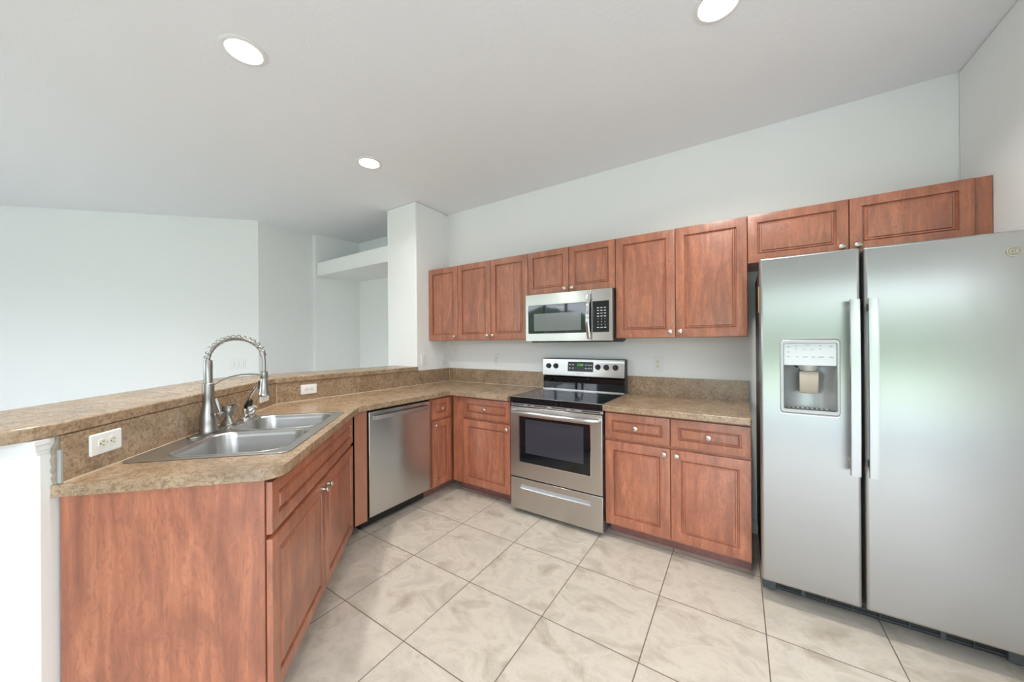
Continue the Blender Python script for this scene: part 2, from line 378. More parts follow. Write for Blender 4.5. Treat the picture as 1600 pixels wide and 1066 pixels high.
def upper(name, label, x0, x1, z0, z1, splits, knobs, filler=None):
    c = thing(name, label, 'cabinet', (x0, 0, z0), 0, 'cherry wall cabinets')
    w = x1 - x0; h = z1 - z0; D = 0.297
    obj('body', MB().box(0.0005, w - 0.0005, -D, -0.001, 0, h), M_WOOD, c, 0.001)
    ed = [0] + splits + [w]
    for k in range(len(ed) - 1):
        ds = front('door', ed[k] + 0.0018, ed[k + 1] - 0.0018, 0.001, h - 0.001, -D - 0.0005, c, inset=0.056 if h > 0.5 else 0.05)
        kx = {'r': ed[k + 1] - 0.032, 'l': ed[k] + 0.032}[knobs[k]]
        knob(ds, kx, -D - 0.0195, 0.034 if h < 0.5 else 0.04)
    if filler:
        obj('filler_strip', MB().box(w + 0.001, w + filler, -D - 0.008, -0.2, 0, h), M_WOOD, c, 0.001)
    return c
UB, UT = 1.374, 2.134
upper('wall_cabinet', 'tall single-door cherry wall cabinet in the corner against the white pillar', 0.002, 0.417, UB, UT, [], ['r'])
upper('wall_cabinet', 'two-door cherry wall cabinet between corner cabinet and microwave', 0.417, 1.2445, UB, UT, [0.414], ['r', 'l'])
upper('wall_cabinet', 'short two-door cherry wall cabinet right above the microwave', 1.2445, 2.0193, 1.757, UT, [0.391], ['r', 'l'])
upper('wall_cabinet', 'tall two-door cherry wall cabinet between microwave and refrigerator', 2.0193, 2.854, UB, UT, [0.417], ['r', 'l'])
upper('wall_cabinet', 'short wide scratched cherry wall cabinet above the refrigerator', 2.854, 3.776, 1.832, UT, [0.4705], ['r', 'l'], filler=0.056)

BD = 0.592       # carcass depth
BT = 0.874       # carcass top
def base_body(c, x0, x1, kick=0.105, kd=0.495, d=BD, back=0.002):
    obj('body', MB().box(x0, x1, -d, -back, kick - 0.012, BT), M_WOOD, c, 0.001)
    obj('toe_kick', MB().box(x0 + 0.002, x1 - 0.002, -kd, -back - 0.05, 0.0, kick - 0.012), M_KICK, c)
DZ0, DZ1, DR0, DR1 = 0.108, 0.672, 0.690, 0.862
# right of the range
c = thing('base_cabinet', 'cherry base cabinet with two drawers and two doors right of the range', 'cabinet', (2.024, 0, 0), 0, 'cherry base cabinets')
base_body(c, 0.0, 0.836)
for k, (a, b) in enumerate(((0.004, 0.416), (0.420, 0.835))):
    dr = front('drawer', a, b, DR0, DR1, -BD - 0.0005, c, inset=0.045, band=0.020); knob(dr, (a + b) / 2, -BD - 0.0195, (DR0 + DR1) / 2)
    dd = front('door', a, b, DZ0, DZ1, -BD - 0.0005, c, inset=0.056); knob(dd, b - 0.034 if k == 0 else a + 0.034, -BD - 0.0195, DZ1 - 0.034)
# left of the range
c = thing('base_cabinet', 'cherry base cabinet with one drawer and one door left of the range', 'cabinet', (0.61, 0, 0), 0, 'cherry base cabinets')
base_body(c, 0.0, 0.634)
dr = front('drawer', 0.132, 0.632, DR0, DR1, -BD - 0.0005, c, inset=0.045, band=0.020); knob(dr, 0.382, -BD - 0.0195, (DR0 + DR1) / 2)
dd = front('door', 0.132, 0.632, DZ0, DZ1, -BD - 0.0005, c, inset=0.056); knob(dd, 0.605, -BD - 0.0195, DZ1 - 0.034)
obj('filler_strip', MB().box(0.003, 0.128, -BD - 0.008, -BD - 0.0005, 0.1, BT), M_WOOD, c, 0.001)
# narrow cabinet between the dishwasher and the corner (faces +x)
c = thing('base_cabinet', 'narrow cherry base cabinet in the corner right of the dishwasher', 'cabinet', (0, -0.852, 0), PI / 2, 'cherry base cabinets')
base_body(c, 0.0, 0.84, d=0.582, kd=0.487)
dr = front('drawer', 0.004, 0.232, DR0, DR1, -0.5825, c, inset=0.045, band=0.020); knob(dr, 0.118, -0.6015, (DR0 + DR1) / 2)
dd = front('door', 0.004, 0.232, DZ0, DZ1, -0.5825, c, inset=0.056); knob(dd, 0.038, -0.6015, DZ1 - 0.034)
# sink base on the diagonal: local x = -s, local y = -t
RD = math.radians(135)
c = thing('base_cabinet', 'cherry sink base cabinet on the diagonal with two doors under the sink', 'cabinet', (0, 0, 0), RD, 'cherry base cabinets')
TF = 0.682; TC = 0.702    # door face and carcass face (minus t)
obj('end_panel', MB().box(-2.716, -2.697, TC + 0.002, 1.268, 0.0, BT), M_WOOD, c, 0.001)
obj('body', MB().box(-2.696, -1.60, TC, TC + 0.02, 0.094, BT).box(-2.696, -2.676, TC, 1.25, 0.094, BT).box(-1.62, -1.60, TC, 1.0, 0.094, BT)
    .box(-2.696, -1.60, TC, 1.25, 0.094, 0.112), M_WOOD, c)
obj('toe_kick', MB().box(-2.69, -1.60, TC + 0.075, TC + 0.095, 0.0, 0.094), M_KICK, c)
A0, A1, AM = -2.708, -1.562, -2.135
front('false_drawer', A0, A1, 0.680, 0.862, TC - 0.0005, c, inset=0.05, band=0.022)
da = front('door', A0, AM - 0.0018, 0.092, 0.662, TC - 0.0005, c, inset=0.056); knob(da, AM - 0.036, TC - 0.0195, 0.618)
db = front('door', AM + 0.0018, A1, 0.092, 0.662, TC - 0.0005, c, inset=0.056); knob(db, AM + 0.036, TC - 0.0195, 0.618)
# corner stile that closes the bend against the dishwasher (built in world x,y, brought into the cabinet's frame)
inv = Matrix.Rotation(-RD, 4, 'Z')
obj('filler_strip', MB().prism([(0.598, -1.562), (0.598, -1.468), (0.50, -1.468), (0.50, -1.50)], 0.094, BT).xf(inv), M_FLATWOOD, c)

# ------------------------------------------------------------------ counters and bar
ZC, ZT = 0.916, 0.063
def frange(a, b, n): return [a + (b - a) * i / n for i in range(n + 1)]
front_t, end_s = -0.649, 2.737
rad = 0.07
nose = [d2(end_s - rad + rad * math.sin(a), front_t - rad + rad * math.cos(a)) for a in frange(0, PI / 2, 8)]
bx = 0.629
slab = [(0.001, -0.001), xline(0.001, T_BACK), d2(end_s, T_BACK)] + nose[::-1] + [(bx, front_t * S2 - bx), (bx, -0.6505), (1.2435, -0.6505), (1.2435, -0.001)]
SX0, SX1, ST0, ST1 = 1.712, 2.550, -1.245, -0.692      # sink outline in s,t
hole = [d2(*q) for q in rrect(SX0 + 0.02, SX1 - 0.02, ST0 + 0.02, ST1 - 0.02, 0.04)]
ct = thing('countertop', 'L-shaped brown laminate countertop with diagonal sink run and backsplash', 'countertop', (0.3, -0.9, 0.878))
L0 = (0.3, -0.9, 0.878)
obj('slab', MB().holed(slab, [hole], 0.878, ZC).shift(L0), M_LAM, ct, 0.004)
def strip(nm, mb, mat=M_LAM, par=ct, l=L0, bev=0.0): return obj(nm, mb.shift(l), mat, par, bev)
SPT = 1.0635
b1 = strip('backsplash', MB().box(0.020, 1.2435, -0.019, -0.0005, ZC, SPT))
b2 = strip('backsplash', MB().prism([(0.0005, -0.0005), xline(0.0005, T_BACK), xline(0.019, T_BACK + 0.0185), (0.019, -0.0005)], ZC, SPT))
b3 = strip('backsplash', MB().prism([xline(0.001, T_BACK + 0.0005), d2(2.720, T_BACK + 0.0005), d2(2.720, T_BACK + 0.0185), xline(0.0195, T_BACK + 0.0185)], ZC, SPT))
strip('caulk_line', MB().box(0.019, 1.2435, -0.0225, -0.019, ZC, ZC + 0.004), M_CAULK)
strip('caulk_line', MB().prism([(0.019, -0.0225), xline(0.019, T_BACK + 0.0185), xline(0.0225, T_BACK + 0.022), (0.0225, -0.0225)], ZC, ZC + 0.004), M_CAULK)
strip('caulk_line', MB().prism([xline(0.019, T_BACK + 0.0185), d2(2.720, T_BACK + 0.0185), d2(2.720, T_BACK + 0.022), xline(0.0225, T_BACK + 0.022)], ZC, ZC + 0.004), M_CAULK)
strip('caulk_line', MB().box(0.019, 0.0215, -0.0215, -0.019, ZC, SPT), M_CAULK)
seam = Vector((*xline(0.019, T_BACK + 0.0185), 0))
strip('caulk_line', MB().box(seam.x - 0.0005, seam.x + 0.0018, seam.y - 0.0012, seam.y + 0.0012, ZC, SPT), M_CAULK)
jag = [(2.7215, 0.88), (2.7215, 1.0635)] + [(2.735 + rnd.uniform(-0.006, 0.006) - (0.006 if z > 1.03 else 0), z) for z in frange(1.0635, 0.88, 16)]
tm = MB(); nj = len(jag)
tm.add([(*d2(q[0], T_BACK + t), q[1]) for t in (0.001, 0.010) for q in jag], [tuple(range(nj)), tuple(range(nj, 2 * nj))] + [(k, (k + 1) % nj, nj + (k + 1) % nj, nj + k) for k in range(nj)])
obj('torn_edge', tm.shift(L0), M_RAW, ct)
obj('edge_bead', seg_box(MB(), 2.721, 2.729, T_BACK + 0.010, T_BACK + 0.019, 0.918, 1.022).shift(L0), M_BEAD, ct)

cr = thing('countertop', 'short brown laminate countertop between range and refrigerator', 'countertop', (2.44, -0.3, 0.878))
LR = (2.44, -0.3, 0.878)
obj('slab', MB().prism(rrect(2.0225, 2.862, -0.6505, -0.001, [0.012, 0.003, 0.003, 0.006]), 0.878, ZC).shift(LR), M_LAM, cr, 0.004)
obj('backsplash', MB().box(2.0225, 2.862, -0.019, -0.0005, ZC, SPT).shift(LR), M_LAM, cr)

# bar top
BZ0, BZ1 = 1.0645, 1.106
ti, to = -1.258, -1.69; xi, xo = 0.028, -0.375
s_end, rr_ = 2.95, 0.26
e_in = [d2(s_end - rr_ + rr_ * math.sin(a), ti - rr_ + rr_ * math.cos(a)) for a in frange(0, PI / 2, 10)]
rr2 = 0.15
e_out = [d2(s_end - rr2 + rr2 * math.cos(a), to + rr2 - rr2 * math.sin(a)) for a in frange(0, PI / 2, 8)]
bar = [(xi, PY - 0.001), xline(xi, ti)] + e_in + e_out + [xline(xo, to), (xo, PY - 0.001)]
LB = (0.0, -1.7, BZ0)
bt = obj('bar_top', MB().prism(bar[::-1], BZ0, BZ1).shift(LB), M_LAM, None, 0.006, seg=3); bt.location = LB
tag(bt, 'raised brown laminate bar top running along the white half wall', 'bar counter')

# ------------------------------------------------------------------ sink
def dl(s, t, z): return (-s, -t, z)                     # diagonal thing's local coordinates
sk = thing('kitchen_sink', 'double bowl stainless steel drop-in sink in the diagonal counter', 'sink', (*d2((SX0 + SX1) / 2, (ST0 + ST1) / 2), ZC), RD)
sc_, tc_ = (SX0 + SX1) / 2, (ST0 + ST1) / 2
def lp(loop, z): return [(-(s - sc_), -(t - tc_), z) for (s, t) in loop]
def bowl_loop(s0, s1, t0, t1, r): return rrect(s0, s1, t0, t1, r, 8)
bowls = [(2.150, 2.522, -1.140, -0.735), (1.752, 2.112, -1.140, -0.735)]
RB = 0.075
rimz = 0.005
outer = rrect(SX0, SX1, ST0, ST1, 0.03, 6)
bhole = [bowl_loop(*b, [RB, RB, RB, RB]) for b in bowls]
deck = MB().holed([(-(s - sc_), -(t - tc_)) for s, t in outer], [[(-(s - sc_), -(t - tc_)) for s, t in b] for b in bhole], 0.001, rimz)
obj('deck', deck, M_SINK, sk, 0.0025, label=None)
for b in bowls:
    s0, s1, t0, t1 = b
    loops = []
    for ins, z, r in ((-0.004, 0.0062, RB + 0.004), (0.0, 0.0064, RB), (0.004, 0.002, RB), (0.007, -0.02, RB), (0.016, -0.13, RB), (0.024, -0.155, RB), (0.045, -0.172, RB), (0.085, -0.178, 0.06)):
        loops.append(lp(bowl_loop(s0 + ins, s1 - ins, t0 + ins, t1 - ins, r), z))
    # inner shell plus outer shell so the bowl has thickness
    bw = MB().loft(loops, cap0=False, cap1=True)
    ob = obj('bowl', bw, M_SINK, sk)
    so = ob.modifiers.new('sheet', 'SOLIDIFY'); so.thickness = 0.0015; so.offset = 1.0 if False else -1.0
    cx, cy = -((s0 + s1) / 2 - sc_), -((t0 + t1) / 2 - tc_)
    obj('drain', MB().lathe([(0.0, -0.003), (0.03, -0.003), (0.034, 0.0), (0.042, 0.003), (0.045, 0.0015), (0.045, 0.0)], (cx, cy, -0.1775), (0, 0, 1), 24), M_CHROME, ob)
DECKZ = ZC + rimz + 0.0006

# ------------------------------------------------------------------ taps on the sink deck
fs, ft = 2.117, -1.206
fa = thing('kitchen_faucet', 'tall brushed nickel faucet with spring coil spout on the sink deck', 'faucet', (*d2(fs, ft), DECKZ), 0)
P2 = rrect(-0.125, 0.125, -0.03, 0.03, 0.03, 8)
er = MB().prism([(p[0] * 1 / S2 + p[1] / S2, -p[0] / S2 + p[1] / S2) for p in P2], 0, 0.005)
obj('base_plate', er, M_NICKEL, fa, 0.002)
obj('body', MB().lathe([(0.0, 0.005), (0.037, 0.005), (0.037, 0.012), (0.0345, 0.02), (0.0345, 0.045), (0.0325, 0.075), (0.0275, 0.105), (0.0235, 0.130), (0.0220, 0.160), (0.0235, 0.168),
    (0.0235, 0.235), (0.0215, 0.237), (0.0175, 0.239), (0.0175, 0.345), (0.0165, 0.347), (0, 0.347)], seg=28), M_NICKEL, fa)
a = Vector((1 / S2, 1 / S2, 0))
def fp(r, z): return tuple(a * r + Vector((0, 0, z)))
R_, ZA = 0.12, 0.352
arc = [(0.0, 0.335), (0.0, ZA - 0.01)] + [(R_ - R_ * math.cos(q), ZA - 0.01 + 0.110 * math.sin(q)) for q in frange(0.08, PI, 30)] + [(0.24, 0.32), (0.24, 0.288)]
obj('hose', MB().tube([fp(*q) for q in arc], 0.0078, 12), M_NICKEL, fa)
# spring: helix around the first part of the arc
dense = []
for k in range(len(arc) - 1):
    for i in range(12):
        u = i / 12; dense.append((arc[k][0] * (1 - u) + arc[k + 1][0] * u, arc[k][1] * (1 - u) + arc[k + 1][1] * u))
L_ = [0.0]
for k in range(1, len(dense)): L_.append(L_[-1] + math.hypot(dense[k][0] - dense[k - 1][0], dense[k][1] - dense[k - 1][1]))
def at_len(x):
    for k in range(1, len(L_)):
        if L_[k] >= x:
            u = (x - L_[k - 1]) / max(1e-9, L_[k] - L_[k - 1])
            p = (dense[k - 1][0] + (dense[k][0] - dense[k - 1][0]) * u, dense[k - 1][1] + (dense[k][1] - dense[k - 1][1]) * u)
            d = Vector((dense[k][0] - dense[k - 1][0], dense[k][1] - dense[k - 1][1])); d.normalize(); return p, d
    return dense[-1], Vector((0, -1))
side = Vector((-1 / S2, 1 / S2, 0)); hel = []
l0, l1, turns = 0.006, 0.325, 15
for i in range(turns * 16 + 1):
    q = i / (turns * 16); p, d = at_len(l0 + (l1 - l0) * q); th = 2 * PI * turns * q
    nrm = a * (-d[1]) + Vector((0, 0, d[0]))            # outward normal in the arc plane
    hel.append(tuple(Vector(fp(*p)) + nrm * (0.0050 + 0.0125 * math.cos(th)) + side * 0.0125 * math.sin(th)))
obj('spring_coil', MB().tube(hel, 0.0021, 6), M_NICKEL, fa)
p, d = at_len(0.335); ax = a * d[0] + Vector((0, 0, d[1]))
obj('coil_clip', MB().lathe([(0, -0.012), (0.0125, -0.012), (0.0135, -0.004), (0.0125, 0.010), (0, 0.010)], fp(*p), ax, 16), M_NICKEL, fa)
hd = obj('spray_head', MB().lathe([(0, 0.290), (0.0115, 0.290), (0.016, 0.284), (0.0165, 0.258), (0.014, 0.254), (0.0155, 0.250), (0.0175, 0.225), (0.0215, 0.186), (0.025, 0.178), (0.025, 0.170), (0.019, 0.164), (0.0, 0.164)][::-1], fp(0.24, 0), (0, 0, 1), 24), M_NICKEL, fa)
bd_ = -side
obj('spray_button', MB().box(-0.006, 0.006, -0.004, 0.004, 0.20, 0.242).xf(Matrix.Translation(Vector(fp(0.24, 0)) + Vector((-0.014, -0.012, 0))) @ Matrix.Rotation(math.radians(40), 4, 'Z')), M_BLACK, hd)
sup = [(0.018, 0.222), (0.05, 0.246), (0.09, 0.265), (0.14, 0.275), (0.19, 0.276), (0.226, 0.272)]
obj('support_arm', MB().tube([fp(*q) for q in sup], 0.0032, 8), M_NICKEL, fa)
va = Vector((math.cos(math.radians(22)), math.sin(math.radians(22)), 0))
vb = obj('valve', MB().lathe([(0, 0.02), (0.0125, 0.02), (0.0125, 0.052), (0.0105, 0.054), (0.0105, 0.057), (0.0150, 0.060), (0.0150, 0.082), (0.012, 0.087), (0, 0.088)], (0, 0, 0.086), va, 20), M_NICKEL, fa)
lv = [Vector((0, 0, 0.098)) + va * 0.070, Vector((0, 0, 0.115)) + va * 0.064, Vector((0, 0, 0.145)) + va * 0.052, Vector((0, 0, 0.163)) + va * 0.045]
obj('lever', MB().tube(lv, [0.0055, 0.0065, 0.0105, 0.0075], 12), M_NICKEL, vb)

so = thing('soap_dispenser', 'short brushed nickel soap pump between the faucet and small tap', 'soap dispenser', (*d2(1.957, -1.205), DECKZ), 0)
so.scale = (1.38, 1.38, 1.38)
obj('collar', MB().lathe([(0, 0), (0.025, 0), (0.025, 0.004), (0.020, 0.012), (0.0125, 0.024), (0.011, 0.036), (0, 0.036)], seg=24), M_NICKEL, so)
pm = obj('pump_head', MB().lathe([(0, 0.036), (0.018, 0.036), (0.0195, 0.039), (0.0195, 0.068), (0.017, 0.072), (0, 0.073)], seg=24), M_NICKEL, so)
nz = Vector((0.84, 0.54, 0))
obj('nozzle', MB().tube([Vector((0, 0, 0.070)) + nz * 0.008, Vector((0, 0, 0.077)) + nz * 0.022, Vector((0, 0, 0.078)) + nz * 0.033, Vector((0, 0, 0.070)) + nz * 0.039], [0.006, 0.005, 0.0045, 0.004], 10), M_NICKEL, pm)

rv = thing('filter_tap', 'small chrome tap with black lever and slim upright spout behind the sink', 'tap', (*d2(1.806, -1.198), DECKZ), 0)
rv.scale = (1.4, 1.4, 1.4)
obj('collar', MB().lathe([(0, 0), (0.027, 0), (0.027, 0.003), (0.021, 0.008), (0.014, 0.012), (0, 0.012)], seg=24), M_CHROME, rv)
obj('body', MB().lathe([(0, 0.010), (0.012, 0.010), (0.014, 0.020), (0.014, 0.034), (0.011, 0.046), (0, 0.048)], seg=20), M_CHROME, rv)
ri = Vector((0.84, 0.54, 0))
obj('lever', MB().lathe([(0, 0), (0.010, 0), (0.014, 0.012), (0.009, 0.030), (0.004, 0.044), (0, 0.045)], tuple(Vector((0, 0, 0.040)) + ri * 0.004), (0.45, 0.25, 0.85), 14), M_BLACK, rv)
obj('valve_head', MB().lathe([(0, 0.0), (0.013, 0.0), (0.017, 0.010), (0.019, 0.022), (0.013, 0.034), (0, 0.036)], tuple(Vector((0, 0, 0.026)) + ri * 0.010), (0.72, 0.42, 0.55), 18), M_CHROME, rv)
sp = [Vector((-0.006, -0.004, 0.03)), Vector((-0.008, -0.004, 0.062)), Vector((0, 0, 0.088)) + ri * 0.001, Vector((0, 0, 0.112)) + ri * 0.018, Vector((0, 0, 0.150)) + ri * 0.042, Vector((0, 0, 0.182)) + ri * 0.064]
obj('spout', MB().tube([v / 1.4 for v in sp], [0.0035, 0.0035, 0.0036, 0.0042, 0.0056, 0.006], 10), M_CHROME, rv)
sl = [Vector((0, 0, 0.020)) + ri * 0.008, Vector((0, 0, 0.014)) + ri * 0.035, Vector((0, 0, 0.004)) + ri * 0.06]
obj('side_lever', MB().tube(sl, [0.003, 0.0035, 0.004], 8), M_CHROME, rv)

# ------------------------------------------------------------------ dishwasher (faces +x)
dw = thing('dishwasher', 'stainless steel dishwasher under the counter left of the corner', 'dishwasher', (0.0, -1.463, 0), PI / 2)
WD = 0.598
obj('tub', MB().box(0.002, WD - 0.002, -0.572, -0.04, 0.10, 0.872), M_BLACK, dw)
dd = obj('door', MB().box(0.010, WD - 0.008, -0.602, -0.5725, 0.108, 0.858), M_STEELV, dw, 0.004)
obj('toe_kick', MB().box(0.002, WD - 0.002, -0.487, -0.06, 0.0, 0.10).box(0.004, WD - 0.004, -0.51, -0.487, 0.012, 0.098), M_BLACK, dw)
hz = 0.812
hp = MB()
loops = []
for (x, y) in ((0.048, 0.002), (0.052, 0.012), (0.09, 0.020), (0.3, 0.0235), (0.51, 0.020), (0.553, 0.012), (0.557, 0.002)):
    q = -0.602 - y
    loops.append([(x, q - 0.006, hz - 0.013), (x, q + 0.002, hz - 0.016), (x, q + 0.002, hz + 0.016), (x, q - 0.006, hz + 0.014)])
hp.loft(loops)
obj('handle', hp, M_BAR, dd, 0.002)

# ------------------------------------------------------------------ range
RX0, RW = 1.265, 0.757
rg = thing('electric_range', 'stainless steel range with black glass cooktop between the base cabinets', 'stove', (RX0, 0, 0), 0)
obj('body', MB().box(0.003, RW - 0.003, -0.60, -0.03, 0.03, 0.895), M_DARK, rg)
ck = obj('cooktop', MB().box(0.0, RW, -0.640, -0.085, 0.868, 0.918), M_GLASS, rg, 0.004, seg=3)
tr_ = MB().holed(rrect(0.0, RW, -0.641, -0.085, 0.004, 2), [rrect(0.004, RW - 0.004, -0.637, -0.089, 0.004, 2)], 0.9165, 0.9195)
obj('edge_trim', tr_, M_STEELV, ck)
for (x, y, r) in ((0.20, -0.47, 0.115), (0.20, -0.22, 0.078), (0.555, -0.22, 0.078), (0.54, -0.45, 0.095), (0.38, -0.17, 0.055)):
    ring = MB()
    for r0, r1 in ((r, r + 0.0022), (r * 0.62, r * 0.62 + 0.0015)):
        ring.holed([(x + r1 * math.cos(2 * PI * i / 48), y + r1 * math.sin(2 * PI * i / 48)) for i in range(48)], [[(x + r0 * math.cos(2 * PI * i / 48), y + r0 * math.sin(2 * PI * i / 48)) for i in range(48)]], 0.9181, 0.9186)
    obj('burner_ring', ring, M_RING, ck)
# vent trim under the cooktop
vt = obj('vent_trim', MB().box(0.002, RW - 0.002, -0.628, -0.59, 0.845, 0.867), M_STEELV, rg, 0.002)
for (x0, x1) in ((0.02, 0.12), (0.155, 0.18), (0.215, 0.325), (0.36, 0.48), (0.515, 0.55), (0.60, 0.735)):
    obj('vent_slot', MB().box(x0, x1, -0.6295, -0.62, 0.8535, 0.860), M_SLOT, vt)
# oven door
DY = -0.645
dr = obj('oven_door', MB().holed([(0.003, 0.290), (RW - 0.003, 0.290), (RW - 0.003, 0.842), (0.003, 0.842)], [rrect(0.082, RW - 0.086, 0.410, 0.772, 0.004, 2)], DY, -0.602, 'y'), M_STEELV, rg, 0.004)
wn = obj('window', MB().box(0.083, RW - 0.087, DY + 0.005, -0.610, 0.411, 0.771), M_GLASS, dr)
obj('inner_pane', MB().box(0.140, RW - 0.140, DY + 0.0035, DY + 0.0045, 0.485, 0.748), M_OVENGLASS, wn)
fr = MB().holed(rrect(0.079, RW - 0.083, 0.407, 0.775, 0.005, 2), [rrect(0.0845, RW - 0.0885, 0.4125, 0.7695, 0.004, 2)], DY - 0.0012, DY + 0.006, 'y')
obj('window_trim', fr, M_CHROME, wn)
hl = MB()
hp_ = [(0.03, DY - 0.001), (0.03, DY - 0.030), (0.045, DY - 0.040), (0.20, DY - 0.047), (RW / 2, DY - 0.049), (RW - 0.20, DY - 0.047), (RW - 0.045, DY - 0.040), (RW - 0.03, DY - 0.030), (RW - 0.03, DY - 0.001)]
loops = [[(x, y - 0.008 if 0 < k < 8 else y, 0.808 - 0.016), (x, y + 0.004, 0.808 - 0.018), (x, y + 0.004, 0.808 + 0.018), (x, y - 0.008 if 0 < k < 8 else y, 0.808 + 0.016)] for k, (x, y) in enumerate(hp_)]
hl = MB().tube([(x, y, 0.806) for x, y in hp_], [0.012, 0.013, 0.014, 0.0145, 0.0145, 0.0145, 0.014, 0.013, 0.012], 14)
obj('handle', hl, M_STEELV, dr)
# storage drawer
dw2 = obj('drawer', MB().holed([(0.003, 0.036), (RW - 0.003, 0.036), (RW - 0.003, 0.281), (0.003, 0.281)], [rrect(0.092, RW - 0.092, 0.203, 0.233, 0.003, 2)], DY + 0.003, -0.602, 'y'), M_STEELV, rg, 0.004)
sl_ = MB().box(0.0915, RW - 0.0915, DY + 0.024, DY + 0.028, 0.202, 0.234)
obj('finger_slot', sl_.add([(0.0925, DY + 0.0045, 0.2035), (RW - 0.0925, DY + 0.0045, 0.2035), (RW - 0.0925, DY + 0.024, 0.2155), (0.0925, DY + 0.024, 0.2155)], [(0, 1, 2, 3)]), M_PANEL, dw2)
for x in (0.045, RW - 0.045):
    for y in (-0.56, -0.09):
        obj('foot', MB().lathe([(0, 0), (0.018, 0), (0.018, 0.010), (0.010, 0.012), (0.010, 0.032), (0, 0.032)], (x, y, 0), (0, 0, 1), 12), M_BLACK, rg)
# back panel with controls
bp_ = obj('backguard', MB().prism([(-0.028, 0.895), (-0.082, 0.895), (-0.082, 1.03), (-0.068, 1.035), (-0.068, 1.17), (-0.028, 1.17)], 0.004, RW - 0.004, 'x'), M_GLASS, rg, 0.003)
PT = 0.92  # face tilt
cp = obj('control_panel', MB().prism([(-0.069, 1.052), (-0.096, 1.046), (-0.096, 1.060), (-0.080, 1.197), (-0.069, 1.199)], 0.0, RW, 'x'), M_STEELV, rg, 0.003)
obj('top_cap', MB().box(0.002, RW - 0.002, -0.070, -0.026, 1.17, 1.201), M_DARK, rg, 0.002)
obj('end_cap', MB().prism([(-0.026, 0.92), (-0.086, 0.92), (-0.086, 1.05), (-0.070, 1.19), (-0.026, 1.20)], RW + 0.0005, RW + 0.006, 'x'), M_DARK, rg, 0.001)
obj('chrome_rail', MB().box(0.004, RW - 0.004, -0.0865, -0.080, 0.919, 0.927), M_STEELV, bp_)
def face_y(z): return -0.096 + (z - 1.060) * (0.016 / 0.137)
nx = Vector((0, -0.137, 0.016 * -1.0)); nrm = Vector((0, -0.9932, -0.116)).normalized(); nrm = Vector((0, -0.993, 0.116))
for x in (0.063, 0.136, 0.531, 0.604, 0.681):
    z = 1.132
    kb = obj('knob', MB().lathe([(0, 0.0), (0.0235, 0.0), (0.0235, 0.004), (0.020, 0.007), (0.0185, 0.020), (0.017, 0.022), (0, 0.022)], (x, face_y(z), z), nrm, 24), M_BLACK, rg)
    obj('pointer', MB().box(-0.0035, 0.0035, -0.006, 0.0, -0.019, 0.019).xf(Matrix.Translation((x, face_y(z) - 0.021, z + 0.0025))), M_DARK, kb)
ds = obj('display', MB().box(0.255, 0.490, -0.003, 0.001, -0.043, 0.043).xf(Matrix.Translation((0, face_y(1.131), 1.131)) @ Matrix.Rotation(-math.atan(0.016 / 0.137), 4, 'X')), M_DARK, rg, 0.002)
TM = Matrix.Translation((0.372, face_y(1.14) - 0.0036, 1.146)) @ Matrix.Rotation(-math.atan(0.016 / 0.137), 4, 'X') @ FRONT
text_part('clock_digits', '12:08', 0.026, M_LED, ds, TM)
for x in (0.275, 0.305, 0.425, 0.450, 0.472):
    for z in (1.118, 1.148): obj('button_marking', MB().box(x - 0.008, x + 0.008, face_y(z) - 0.0036, face_y(z) - 0.0028, z - 0.004, z + 0.003), M_MARK, ds)
TM = Matrix.Translation((0.375, face_y(1.075) - 0.0004, 1.072)) @ Matrix.Rotation(-math.atan(0.016 / 0.137), 4, 'X') @ FRONT
text_part('maker_lettering', 'FRIGIDAIRE', 0.013, M_GREYMARK, cp, TM, 0.0003)

# ------------------------------------------------------------------ microwave
MX0, MW_, MF = 1.262, 0.752, -0.386
mw = thing('microwave', 'stainless over-the-range microwave hung under the short wall cabinet', 'microwave', (MX0, 0, 1.352), 0)
MH = 0.400
obj('body', MB().box(0.004, MW_ - 0.004, MF + 0.03, -0.004, 0.006, MH), M_DARK, mw)
mdr = obj('door', MB().holed([(0, 0.004), (0.592, 0.004), (0.592, MH), (0, MH)], [rrect(0.026, 0.588, 0.070, 0.306, 0.003, 2)], MF, MF + 0.03, 'y'), M_STEELV, mw, 0.003)
mg = obj('window', MB().box(0.027, 0.5895, MF + 0.002, MF + 0.028, 0.071, 0.305), M_GLASS, mdr)
obj('screen_area', MB().box(0.082, 0.505, MF + 0.0012, MF + 0.0018, 0.090, 0.236), M_MWGLASS, mg)
text_part('maker_lettering', 'FRIGIDAIRE', 0.0135, M_MARK, mg, Matrix.Translation((0.33, MF + 0.0012, 0.278)) @ FRONT, 0.0003)
cpn = obj('control_panel', MB().holed([(0.595, 0.004), (MW_, 0.004), (MW_, MH), (0.595, MH)], [rrect(0.600, MW_ - 0.024, 0.070, 0.306, 0.003, 2)], MF, MF + 0.03, 'y'), M_STEELV, mw, 0.003)
kp = obj('keypad', MB().box(0.601, MW_ - 0.025, MF + 0.002, MF + 0.028, 0.071, 0.305), M_GLASS, cpn)
for r in range(8):
    for q in range(3):
        z = 0.256 - r * 0.0215; x = 0.643 + q * 0.027
        if r < 4 or r == 7: obj('key_marking', MB().box(x - 0.008, x + 0.008, MF + 0.0010, MF + 0.0019, z - 0.0028, z + 0.0028), M_MARK, kp)
for k, ch in enumerate('123456789'):
    text_part('key_digit', ch, 0.013, M_MARK, kp, Matrix.Translation((0.643 + (k % 3) * 0.027, MF + 0.0012, 0.170 - (k // 3) * 0.0215)) @ FRONT, 0.0003)
hh = []
